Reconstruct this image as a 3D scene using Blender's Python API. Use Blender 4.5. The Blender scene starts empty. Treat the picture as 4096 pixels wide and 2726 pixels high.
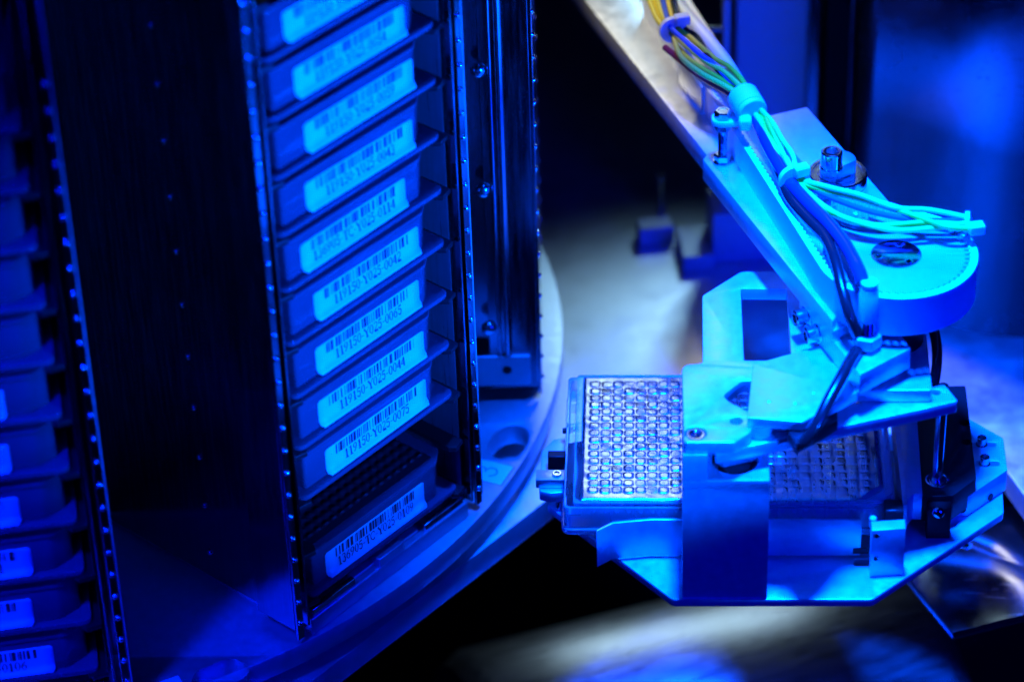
import bpy, bmesh, math, random
from mathutils import Vector, Matrix
random.seed(7)
scene = bpy.context.scene
col = scene.collection
S = 0.001                                   # geometry is written in millimetres
# ------------------------------------------------------------------ camera
FPX = 12221.32                              # focal length in photograph pixels (4096 wide)
CAM = Vector((25.4727, -979.1081, 724.2598))
RX = Vector((0.99883143, 0.03842389, -0.02931515))
RY = Vector((-0.00141144, -0.58311421, -0.81238897))
RZ = Vector((-0.04830922, 0.81148101, -0.58237856))
cd = bpy.data.cameras.new('camera'); cam = bpy.data.objects.new('camera', cd); col.objects.link(cam)
m = Matrix((RX, -RY, -RZ)).transposed().to_4x4(); m.translation = CAM * S
cam.matrix_world = m
cd.lens = FPX / 4096 * 36; cd.sensor_width = 36; cd.clip_start = .05; cd.clip_end = 20
cd.dof.use_dof = True; cd.dof.focus_distance = 1.177; cd.dof.aperture_fstop = 5.6; cd.dof.aperture_blades = 9
scene.camera = cam
# ------------------------------------------------------------------ world, lamps, exposure
w = bpy.data.worlds.new('World'); scene.world = w; w.use_nodes = True
w.node_tree.nodes['Background'].inputs[0].default_value = (0.0, 0.01, 1, 1)
w.node_tree.nodes['Background'].inputs[1].default_value = 0.004

def area(name, loc, target, size, power, color, sy=None, spread=180):
    L = bpy.data.lights.new(name, 'AREA'); L.energy = power; L.color = color; L.size = size * S
    if sy: L.shape = 'RECTANGLE'; L.size_y = sy * S
    L.spread = math.radians(spread)
    o = bpy.data.objects.new(name, L); col.objects.link(o); o.location = Vector(loc) * S
    o.rotation_euler = (Vector(target) - Vector(loc)).to_track_quat('-Z', 'Y').to_euler()
    return o
CEIL = (0.0, 0.066, 1.0); BLUE = (0.0, 0.004, 1.0); SIDE = (0.0, 0.04, 1.0); WHITE = (0.55, 0.82, 1.0)
def spot(name, loc, target, ang, blend, power, color, rad):
    L = bpy.data.lights.new(name, 'SPOT'); L.energy = power; L.color = color; L.spot_size = math.radians(ang); L.spot_blend = blend; L.shadow_soft_size = rad * S
    o = bpy.data.objects.new(name, L); col.objects.link(o); o.location = Vector(loc) * S
    o.rotation_euler = (Vector(target) - Vector(loc)).to_track_quat('-Z', 'Y').to_euler(); return o
FRONT = (0.0, 0.06, 1.0)
spot('ceiling_lamp', (75, -60, 640), (97, -36, 50), 30, 1.0, 440.0, CEIL, 35)
spot('rack_lamp', (350, -500, 150), (-72, -58, 119), 25, .3, 110.0, (0.0, 0.08, 1.0), 30)
spot('arm_side_lamp', (-250, -250, 380), (55, 30, 85), 20, .7, 11.0, FRONT, 30)
area('right_fill', (560, -560, 260), (20, -60, 0), 300, 4.5, BLUE)  # wide blue fill added to lift the front faces
area('left_fill', (-300, -700, 500), (-120, -60, -20), 300, 1.4, BLUE)  # second blue fill, added for the rack and turntable side
spot('turntable_lamp', (-330, -420, 520), (-175, -125, -40), 34, 1.0, 48.0, (0.0, 0.012, 1.0), 40)
spot('rear_spot_lamp', (130, 540, 300), (22, 98, -12), 26, .8, 3.6, (0.34, 0.68, 1.0), 30)
area('rear_strip_lamp', (60, 520, 450), (35, -45, 0), 320, 0.02, WHITE, 120, 35)
spot('glare_pool_spot', (230, 170, 430), (168, 99, -68), 6, 1.0, 5.0, WHITE, 20)  # added spot; its pool stands in for a white reflection on the deck
spot('arm_spot_lamp', (-150, 350, 450), (24, 152, 96), 16, .6, 7.5, (1.0, 0.92, 0.75), 15)
area('drum_band_fill', (20, 270, -105), (40, 80, -200), 200, 0.036, WHITE, 60, 90)  # added light below the deck, gives the drum its bright band
vs = scene.view_settings
vs.view_transform = 'Standard'; vs.look = 'None'; vs.exposure = 0; vs.gamma = 1; vs.use_curve_mapping = False

# ------------------------------------------------------------------ pixel -> place
def ray(px, py):
    return RX * ((px - 2048) / FPX) + RY * ((py - 1363) / FPX) + RZ
def U(px, py, z):                            # onto a level plane
    d = ray(px, py); k = (z - CAM.z) / d.z
    return CAM + d * k
def V(px, py, p, n):                         # onto any plane
    d = ray(px, py); n = Vector(n); k = (Vector(p) - CAM).dot(n) / d.dot(n)
    return CAM + d * k
def P2(pts, z): return [tuple(U(x, y, z)[:2]) for x, y in pts]

# ------------------------------------------------------------------ materials
def mat(name, base, metal=0.0, rough=.5, trans=0.0, bump=0.0, bscale=900, var=0.0, vscale=150, stretch=None, rvar=0.0,
        scratch=0.0, spec=.5, ior=1.46, coat=0.0, sub=0.0, aniso=0.0):
    M = bpy.data.materials.new(name); M.use_nodes = True
    nt = M.node_tree; b = nt.nodes['Principled BSDF']; N = nt.nodes.new; L = nt.links.new
    b.inputs['Base Color'].default_value = (*base, 1); b.inputs['Metallic'].default_value = metal
    b.inputs['Roughness'].default_value = rough; b.inputs['Transmission Weight'].default_value = trans
    b.inputs['IOR'].default_value = ior; b.inputs['Specular IOR Level'].default_value = spec
    b.inputs['Coat Weight'].default_value = coat; b.inputs['Anisotropic'].default_value = aniso
    if sub:
        b.inputs['Subsurface Weight'].default_value = sub; b.inputs['Subsurface Scale'].default_value = .003
    tc = N('ShaderNodeTexCoord'); mp = N('ShaderNodeMapping'); L(tc.outputs['Object'], mp.inputs[0])
    if stretch: mp.inputs['Scale'].default_value = stretch
    if var or rvar:
        n = N('ShaderNodeTexNoise'); n.inputs['Scale'].default_value = vscale; n.inputs['Detail'].default_value = 6
        n.inputs['Roughness'].default_value = .65; L(mp.outputs[0], n.inputs[0])
        if var:
            r = N('ShaderNodeMapRange'); r.inputs[1].default_value = .3; r.inputs[2].default_value = .7
            r.inputs[3].default_value = 1 - var; r.inputs[4].default_value = 1; L(n.outputs[0], r.inputs[0])
            mx = N('ShaderNodeMix'); mx.data_type = 'RGBA'; mx.blend_type = 'MULTIPLY'; mx.inputs[0].default_value = 1
            mx.inputs[6].default_value = (*base, 1); L(r.outputs[0], mx.inputs[7]); L(mx.outputs[2], b.inputs['Base Color'])
        if rvar:
            r = N('ShaderNodeMapRange'); r.inputs[1].default_value = .3; r.inputs[2].default_value = .7
            r.inputs[3].default_value = max(.02, rough - rvar); r.inputs[4].default_value = rough + rvar
            L(n.outputs[0], r.inputs[0]); L(r.outputs[0], b.inputs['Roughness'])
    hgt = None
    if bump:
        n2 = N('ShaderNodeTexNoise'); n2.inputs['Scale'].default_value = bscale; n2.inputs['Detail'].default_value = 4
        L(mp.outputs[0], n2.inputs[0]); bp = N('ShaderNodeBump'); bp.inputs['Strength'].default_value = bump
        bp.inputs['Distance'].default_value = .0001; L(n2.outputs[0], bp.inputs['Height']); L(bp.outputs[0], b.inputs['Normal'])
        hgt = bp
    if scratch:
        mp2 = N('ShaderNodeMapping'); mp2.inputs['Rotation'].default_value = (.3, .5, .6); mp2.inputs['Scale'].default_value = (1, 14, 14)
        L(tc.outputs['Object'], mp2.inputs[0])
        n3 = N('ShaderNodeTexNoise'); n3.inputs['Scale'].default_value = 70; n3.inputs['Detail'].default_value = 3; L(mp2.outputs[0], n3.inputs[0])
        r3 = N('ShaderNodeMapRange'); r3.inputs[1].default_value = .66; r3.inputs[2].default_value = .7; L(n3.outputs[0], r3.inputs[0])
        bp2 = N('ShaderNodeBump'); bp2.inputs['Strength'].default_value = scratch; bp2.inputs['Distance'].default_value = .0002
        L(r3.outputs[0], bp2.inputs['Height'])
        if hgt: L(hgt.outputs[0], bp2.inputs['Normal'])
        L(bp2.outputs[0], b.inputs['Normal'])
    return M
A = {}
A['alu'] = mat('blasted_aluminium', (.70, .72, .74), .6, .38, bump=.14, bscale=2600, var=.16, vscale=260, rvar=.08)
A['alu_mill'] = mat('milled_aluminium', (.74, .76, .78), .9, .36, bump=.3, bscale=1500, var=.15, vscale=120, stretch=(1, 1, 14), rvar=.08)
A['disc'] = mat('turntable_aluminium', (.52, .54, .56), .8, .42, bump=.15, bscale=2600, var=.12, vscale=260, rvar=.06)
A['deck'] = mat('deck_metal', (.68, .70, .72), .92, .43, bump=.15, bscale=2200, var=.14, vscale=90, rvar=.08)
A['steel'] = mat('polished_steel', (.72, .73, .75), 1, .16, var=.1, vscale=400, rvar=.06)
A['sheet'] = mat('rack_sheet_steel', (.26, .27, .29), 1, .18, bump=.12, bscale=500, stretch=(8, 8, .5), var=.2, vscale=70, rvar=.07, scratch=.15)
A['sheet_lit'] = mat('rack_steel_lit', (.3, .31, .33), .7, .34, bump=.2, bscale=500, stretch=(8, 8, .5), var=.25, vscale=70, rvar=.1)  # matter copy of the rack sheet, so inner wall faces look lit
A['black'] = mat('black_anodised', (.008, .008, .009), .0, .45, bump=.1, bscale=2000, spec=.2)
A['blackp'] = mat('black_plastic', (.012, .012, .013), 0, .3)
A['rubber'] = mat('black_cable_jacket', (.01, .01, .011), 0, .22)
A['belt'] = mat('white_polyurethane', (.82, .86, .86), 0, .5, bump=.1, bscale=700, var=.05, vscale=60, sub=.15)
A['nylon'] = mat('natural_nylon', (.82, .86, .86), 0, .38, trans=.15, var=.06, vscale=200, sub=.15)
A['pulley'] = mat('pulley_aluminium', (.6, .62, .64), .6, .45, bump=.15, bscale=1800, var=.12, vscale=120)
A['paper'] = mat('label_paper', (.80, .82, .84), 0, .45, bump=.05, bscale=800, var=.05, vscale=100)
A['ink'] = mat('printed_ink', (.008, .008, .02), 0, .5)
A['plastic'] = mat('translucent_polystyrene', (.16, .18, .28), 0, .08, trans=.62, var=.2, vscale=40, ior=1.3)
A['clear'] = mat('clear_polystyrene', (.80, .88, .94), 0, .07, trans=.8, ior=1.3)
A['film'] = mat('sealing_film', (.02, .022, .03), 0, .3, bump=.2, bscale=500)
A['foil'] = mat('aluminium_foil', (.68, .70, .72), 1, .28, bump=.15, bscale=900, stretch=(1, .12, 1), var=.12, vscale=300, rvar=.07)
A['well'] = mat('well_polypropylene', (.55, .6, .68), 0, .3, trans=.35, ior=1.3)
A['yellow'] = mat('yellow_wire', (.80, .60, .03), 0, .34, var=.08)
A['cream'] = mat('cream_wire', (.80, .68, .07), 0, .34, var=.08)
A['green'] = mat('grey_green_wire', (.42, .62, .48), 0, .32, var=.08)
A['bluew'] = mat('blue_wire', (.03, .10, .65), 0, .3)
A['maroon'] = mat('maroon_wire', (.22, .02, .06), 0, .3)
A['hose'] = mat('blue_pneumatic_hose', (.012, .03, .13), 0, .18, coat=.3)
A['hosew'] = mat('pale_pneumatic_hose', (.70, .78, .82), 0, .25)  # upper stretch of the same hose, coloured paler than the lower
A['panel'] = mat('scratched_panel', (.06, .065, .08), .9, .22, bump=.08, bscale=200, var=.4, vscale=14, rvar=.1, scratch=.5)
A['column'] = mat('column_aluminium', (.6, .63, .66), .2, .5, bump=.1, bscale=900, var=.1, vscale=30)
A['void'] = mat('cabinet_dark', (.004, .004, .005), 0, .8)
A['drum'] = mat('brushed_steel', (.5, .52, .55), 1, .33, bump=1.0, bscale=260, stretch=(.5, 8, 8), var=.35, vscale=90, rvar=.12)
A['mirror'] = mat('polished_plate', (.5, .52, .55), 1, .17, bump=.15, bscale=1500, var=.3, vscale=60, rvar=.07, scratch=.25)
A['stick'] = mat('number_sticker_film', (.6, .62, .65), 0, .35)

# ------------------------------------------------------------------ mesh helpers (mm in, metres out)
class MB:
    def __init__(s): s.v = []; s.f = []
    def add(s, vs, fs):
        o = len(s.v); s.v += [tuple(x) for x in vs]; s.f += [tuple(i + o for i in f) for f in fs]
    def box(s, x0, x1, y0, y1, z0, z1):
        s.add([(x0, y0, z0), (x1, y0, z0), (x1, y1, z0), (x0, y1, z0), (x0, y0, z1), (x1, y0, z1), (x1, y1, z1), (x0, y1, z1)],
              [(3, 2, 1, 0), (4, 5, 6, 7), (0, 1, 5, 4), (1, 2, 6, 5), (2, 3, 7, 6), (3, 0, 4, 7)])
    def lathe(s, prof, c=(0, 0, 0), ax=(0, 0, 1), n=24, phase=0.0):
        ax = Vector(ax).normalized(); u = ax.orthogonal().normalized(); v = ax.cross(u); c = Vector(c)
        vs = []; fs = []
        for r, h in prof:
            for i in range(n):
                t = 2 * math.pi * i / n + phase
                vs.append(c + ax * h + (u * math.cos(t) + v * math.sin(t)) * max(r, 1e-4))
        for k in range(len(prof) - 1):
            for i in range(n):
                j = (i + 1) % n; fs.append((k * n + i, k * n + j, (k + 1) * n + j, (k + 1) * n + i))
        fs.append(tuple(range(n))[::-1]); fs.append(tuple((len(prof) - 1) * n + i for i in range(n)))
        s.add(vs, fs)
    def cyl(s, c, r, h, ax=(0, 0, 1), n=24, b=.25, phase=0.0):
        s.lathe([(r - b, 0), (r, b), (r, h - b), (r - b, h)], c, ax, n, phase)
    def tube(s, pts, r, n=10, rf=None):
        pts = [Vector(p) for p in pts]; vs = []; fs = []; up = None
        for i, p in enumerate(pts):
            d = (pts[min(i + 1, len(pts) - 1)] - pts[max(i - 1, 0)]).normalized()
            if up is None: up = d.orthogonal().normalized()
            up = (up - d * up.dot(d)).normalized(); w_ = d.cross(up)
            rr = r if rf is None else r * rf[i]
            for k in range(n):
                t = 2 * math.pi * k / n; vs.append(p + (up * math.cos(t) + w_ * math.sin(t)) * rr)
        for i in range(len(pts) - 1):
            for k in range(n):
                j = (k + 1) % n; fs.append((i * n + k, i * n + j, (i + 1) * n + j, (i + 1) * n + k))
        fs.append(tuple(range(n))[::-1]); fs.append(tuple((len(pts) - 1) * n + k for k in range(n)))
        s.add(vs, fs)
    def quad(s, a, b, c, d): s.add([a, b, c, d], [(0, 1, 2, 3)])
    def mesh(s, name, org=(0, 0, 0)):
        me = bpy.data.meshes.new(name)
        me.from_pydata([((x - org[0]) * S, (y - org[1]) * S, (z - org[2]) * S) for x, y, z in s.v], [], s.f)
        me.update(); return me
def smooth(me, ang=35):
    me.polygons.foreach_set('use_smooth', [True] * len(me.polygons)); me.set_sharp_from_angle(angle=math.radians(ang))
def link(name, me, m_, parent=None, bevel=0.0, sm=True, ang=35):
    o = bpy.data.objects.new(name, me); col.objects.link(o)
    if me.materials: pass
    else: me.materials.append(A[m_] if isinstance(m_, str) else m_)
    if sm: smooth(me, ang)
    if parent: o.parent = parent
    if bevel:
        b = o.modifiers.new('bevel', 'BEVEL'); b.width = bevel * S; b.segments = 2; b.limit_method = 'ANGLE'; b.angle_limit = math.radians(40)
    return o
ORG = {}
def thing(name, label, cat, loc=(0, 0, 0), rz=0.0, group=None):
    o = bpy.data.objects.new(name, None); col.objects.link(o); o.empty_display_size = .01
    o.location = Vector(loc) * S; o.rotation_euler = (0, 0, rz); ORG[o.name] = Vector(loc) if rz == 0 else Vector((0, 0, 0))
    return tag(o, label, cat, group)
def tag(o, label, cat, group=None):
    o['label'] = label; o['category'] = cat
    if group: o['group'] = group
    return o
def org(parent):
    while parent is not None and parent.parent is not None: parent = parent.parent
    return ORG.get(parent.name, Vector((0, 0, 0))) if parent else Vector((0, 0, 0))
def part(name, mb, m_, parent=None, bevel=0.0, ang=35, weld=False):
    if weld:
        me = mb.mesh(name, org(parent)); bm = bmesh.new(); bm.from_mesh(me); bmesh.ops.remove_doubles(bm, verts=bm.verts, dist=1e-6); bm.to_mesh(me); bm.free()
        return link(name, me, m_, parent, bevel, True, ang)
    return link(name, mb.mesh(name, org(parent)), m_, parent, bevel, True, ang)
def round_poly(pts, r, seg=4):
    out = []; n = len(pts)
    for i in range(n):
        p = Vector(pts[i]); a = Vector(pts[i - 1]); b = Vector(pts[(i + 1) % n])
        ra = min(r, (a - p).length * .45, (b - p).length * .45)
        q0 = p + (a - p).normalized() * ra; q1 = p + (b - p).normalized() * ra
        for k in range(seg + 1):
            t = k / seg; out.append(tuple(q0 * (1 - t) ** 2 + p * 2 * t * (1 - t) + q1 * t * t))
    return out
def circle(c, r, n=32, a0=0, a1=2 * math.pi):
    return [(c[0] + r * math.cos(a0 + (a1 - a0) * i / n), c[1] + r * math.sin(a0 + (a1 - a0) * i / n)) for i in range(n)]
def slab_mesh(name, polys, z0, z1, bev=.25, o=(0, 0, 0), res=1):
    cu = bpy.data.curves.new(name, 'CURVE'); cu.dimensions = '2D'; cu.fill_mode = 'BOTH'
    for pl in polys:
        sp = cu.splines.new('POLY'); sp.points.add(len(pl) - 1); sp.use_cyclic_u = True
        for q, (x, y) in zip(sp.points, pl): q.co = ((x - o[0]) * S, (y - o[1]) * S, 0, 1)
    h = (z1 - z0) / 2; bev = min(bev, h * .45)
    cu.extrude = (h - bev) * S; cu.bevel_depth = bev * S; cu.bevel_resolution = res; cu.offset = -bev * S
    ob = bpy.data.objects.new(name, cu); me = bpy.data.meshes.new_from_object(ob)
    me.transform(Matrix.Translation((0, 0, ((z0 + z1) / 2 - o[2]) * S)))
    bpy.data.objects.remove(ob); bpy.data.curves.remove(cu); me.materials.clear()
    bm = bmesh.new(); bm.from_mesh(me); bmesh.ops.remove_doubles(bm, verts=bm.verts, dist=1e-7); bm.to_mesh(me); bm.free()
    return me
def slab(name, polys, z0, z1, m_, parent=None, bev=.25):
    if not isinstance(polys[0][0], (tuple, list)): polys = [polys]
    return link(name, slab_mesh(name, polys, z0, z1, bev, org(parent)), m_, parent)
def spline(pts, n=8):
    pts = [Vector(p) for p in pts]; out = []
    for i in range(len(pts) - 1):
        p0 = pts[max(i - 1, 0)]; p1 = pts[i]; p2 = pts[i + 1]; p3 = pts[min(i + 2, len(pts) - 1)]
        for k in range(n):
            t = k / n
            out.append(.5 * ((2 * p1) + (p2 - p0) * t + (2 * p0 - 5 * p1 + 4 * p2 - p3) * t * t + (3 * p1 - p0 - 3 * p2 + p3) * t ** 3))
    out.append(pts[-1]); return out
def hexp(c, r, a=0.0): return [(c[0] + r * math.cos(a + i * math.pi / 3), c[1] + r * math.sin(a + i * math.pi / 3)) for i in range(6)]
def socket_screw(name, c, r, h, parent, ax=(0, 0, 1), m_='steel'):
    """cap head screw with a real hex recess: head plus a dark socket floor"""
    mb = MB(); ax = Vector(ax).normalized(); ri = r * .55
    mb.lathe([(r, 0), (r, h - r * .14), (r - r * .14, h), (ri * 1.08, h), (ri, h - .1), (ri * .98, h * .45), (.01, h * .42)], c, ax, 24)
    return part(name, mb, m_, parent)
def hex_bolt(name, c, r, h, parent, m_='steel', rot=.3):
    mb = MB(); mb.lathe([(r * .93, 0), (r, h * .12), (r, h * .82), (r * .86, h), (r * .62, h), (r * .58, h - .25), (.01, h - .25)], c, (0, 0, 1), 6, rot)
    return part(name, mb, m_, parent, ang=20)

# ------------------------------------------------------------------ lettering: bold roman digits drawn as strokes
def arcp(cx, cy, rx, ry, a0, a1, n=12):
    return [(cx + rx * math.cos(math.radians(a0 + (a1 - a0) * i / n)), cy + ry * math.sin(math.radians(a0 + (a1 - a0) * i / n))) for i in range(n + 1)]
TH, TN = .16, .07
def ring(cx, cy, rx, ry): return [('o', cx, cy, rx, ry)]
GL = {
 '0': ([('o', .28, .5, .2, .47)], .56),
 '1': ([('s', [(.28, .03), (.28, .97)], TH), ('s', [(.10, .80), (.28, .95)], TN), ('s', [(.10, .03), (.46, .03)], TN)], .56),
 '2': ([('s', arcp(.27, .70, .19, .26, 160, -30), .09), ('s', [(.435, .57), (.08, .07)], .08), ('s', [(.06, .06), (.50, .06)], TH)], .56),
 '3': ([('s', arcp(.25, .73, .18, .23, 155, -80), .09), ('s', arcp(.25, .27, .20, .25, 85, -155), .11)], .56),
 '4': ([('s', [(.36, .02), (.36, .97)], TH), ('s', [(.36, .95), (.04, .28)], TN), ('s', [(.04, .28), (.52, .28)], .08)], .56),
 '5': ([('s', [(.14, .93), (.48, .93)], TH), ('s', [(.14, .93), (.12, .55)], TN), ('s', arcp(.25, .32, .21, .28, 120, -150), .11)], .56),
 '6': ([('s', [(.45, .95), (.20, .70), (.10, .40)], .10), ('o', .29, .30, .19, .28)], .58),
 '7': ([('s', [(.06, .92), (.50, .92)], TH), ('s', [(.49, .90), (.20, .02)], .09)], .56),
 '9': ([('s', [(.12, .05), (.36, .28), (.46, .60)], .10), ('o', .27, .69, .19, .28)], .58),
 '-': ([('s', [(.06, .38), (.32, .38)], .08)], .38),
 'Y': ([('s', [(.04, .95), (.34, .48)], TH), ('s', [(.64, .95), (.34, .48)], TN), ('s', [(.34, .48), (.34, .03)], TH), ('s', [(.20, .03), (.48, .03)], TN), ('s', [(-.02, .96), (.18, .96)], TN), ('s', [(.52, .96), (.70, .96)], TN)], .68),
 'T': ([('s', [(.31, .03), (.31, .95)], TH), ('s', [(.02, .94), (.60, .94)], .08), ('s', [(.02, .94), (.02, .76)], TN), ('s', [(.60, .94), (.60, .76)], TN), ('s', [(.18, .03), (.44, .03)], TN)], .64),
 'C': ([('s', arcp(.38, .5, .30, .46, 45, 315, 18), .10), ('s', [(.59, .93), (.59, .70)], TN)], .68),
 'A': ([('s', [(.06, .03), (.32, .97)], TN), ('s', [(.32, .97), (.60, .03)], TH), ('s', [(.16, .35), (.48, .35)], TN), ('s', [(-.02, .03), (.16, .03)], TN), ('s', [(.48, .03), (.70, .03)], TN)], .70),
}
def stroke(mb, pts, wd, T):
    pts = [Vector(p) for p in pts]
    L = []; R_ = []
    for i, p in enumerate(pts):
        d = (pts[min(i + 1, len(pts) - 1)] - pts[max(i - 1, 0)]).normalized(); nn = Vector((-d.y, d.x)) * wd / 2
        L.append(T(p + nn)); R_.append(T(p - nn))
    for i in range(len(pts) - 1): mb.quad(L[i], R_[i], R_[i + 1], L[i + 1])
def glyphs(mb, text, h, T):
    """T maps (x, y) in mm to 3D"""
    x = 0
    for ch in text:
        ops, adv = GL[ch]
        for op in ops:
            if op[0] == 's': stroke(mb, op[1], op[2], lambda p, x=x: T((x + p[0]) * h, p[1] * h))
            else:
                _, cx, cy, rx, ry = op; n = 20; Q = []
                for i in range(n):
                    t = 2 * math.pi * i / n; wx = TH * .5 if True else 0
                    Q.append((T((x + cx + (rx + .055) * math.cos(t)) * h, (cy + (ry + .02) * math.sin(t)) * h),
                              T((x + cx + (rx - .065) * math.cos(t)) * h, (cy + (ry - .05) * math.sin(t)) * h)))
                for i in range(n): a_, b_ = Q[i], Q[(i + 1) % n]; mb.quad(a_[0], b_[0], b_[1], a_[1])
        x += adv
    return x * h
def text_len(text, h): return sum(GL[c][1] for c in text) * h

# ================================================================== SETTING
ZD = -68.0                                   # deck top
ZT = -50.0                                   # turntable top
deck_px = [(760, 3106), (1242, 2726), (2196, 1992), (2700, 1604), (3420, 1700), (3990, 1830), (4400, 2400)]
dp = P2(deck_px, ZD) + [(420, 60), (420, 620), (-700, 620), (-700, -420)]
o = slab('deck', dp, ZD - 12, ZD, 'deck', None, .5); o['kind'] = 'structure'
mb = MB(); mb.box(-900, 900, -700, 900, -420, -400); o = part('cabinet_floor', mb, 'void'); o['kind'] = 'structure'
mb = MB(); mb.box(-900, 900, 900, 910, -420, 700); o = part('cabinet_rear_wall', mb, 'void'); o['kind'] = 'structure'

# ================================================================== CAROUSEL
RC = Vector((-269.5, 98.8))
slot1 = [(1750 + .51 * x, 1200 + .51 * y) for x, y in [(388, 1165), (400, 1110), (470, 1020), (540, 982), (600, 972), (660, 985), (705, 1015), (718, 1060), (705, 1120), (650, 1200), (590, 1240), (500, 1245), (430, 1218)]]
slot2 = [(700 + .382 * x, 2300 + .382 * y) for x, y in [(150, 1180), (158, 1100), (185, 1030), (240, 980), (500, 872), (580, 856), (650, 862), (735, 905), (780, 960), (778, 1010), (715, 1075), (420, 1210), (250, 1260)]]
ca = thing('carousel_turntable', 'large round aluminium turntable carrying the plate racks', 'turntable', (RC.x, RC.y, ZT))
disc = slab('disc', [circle(RC, 252.9, 220), round_poly(P2(slot1, ZT), 3), round_poly(P2(slot2, ZT), 3)], ZT - 10, ZT, 'disc', ca, .6)
mb = MB(); mb.cyl((RC.x, RC.y, ZD + .05), 60, 8 - .1, n=48); part('hub', mb, 'black', ca)
# number sticker
sA = U(1880 + .1148 * 1570, 1800 + .1148 * 575, ZT); sB = U(1880 + .1148 * 1105, 1800 + .1148 * 1240, ZT); sC = U(1880 + .1148 * 430, 1800 + .1148 * 315, ZT)
e1 = (sB - sA); e1.z = 0; e1n = e1.normalized(); e2 = Vector((e1n.y, -e1n.x, 0))
if e2.dot(sC - sA) < 0: e2 = -e2
quad = [sA, sA + e2 * 24, sA + e2 * 24 + e1, sB]
def shrink(q, k):
    c = sum(q, Vector()) / 4
    return [p + (c - p).normalized() * k for p in q]
for nm, q, z0, z1, mm in (('number_sticker_border', quad, .0, .05, 'ink'), ('number_sticker', shrink(quad, .55), .05, .12, 'stick')):
    so = slab(nm, [(p.x, p.y) for p in q], ZT + z0, ZT + z1, mm, ca, .01)
mb = MB()
tx = e1n; ty = e2                           # digit reads along the rim
oc = U(1880 + .1148 * 640, 1800 + .1148 * 880, ZT)
dx = (U(1880 + .1148 * 960, 1800 + .1148 * 740, ZT) - oc)
sp = [(640, 880), (740, 885), (850, 860), (930, 800), (945, 740), (920, 680), (850, 630), (740, 615), (640, 640), (570, 680), (520, 740)]
sp2 = [(540, 690), (555, 660), (530, 610), (470, 580), (400, 560), (340, 580), (300, 640), (300, 720)]
for seq in (sp, sp2):
    pts = [U(1880 + .1148 * x, 1800 + .1148 * y, ZT + .16) for x, y in seq]
    pts = spline(pts, 4); stroke(mb, [(p.x, p.y) for p in pts], .62, lambda p: (p[0], p[1], ZT + .16))
part('number_three', mb, 'ink', so)
# white paper tag at the front edge of the turntable
slab('paper_tag', P2([(640, 2726), (712, 2700), (736, 2740), (700, 2790), (620, 2790)], ZT), ZT + .02, ZT + .15, 'paper', ca, .02)

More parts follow.
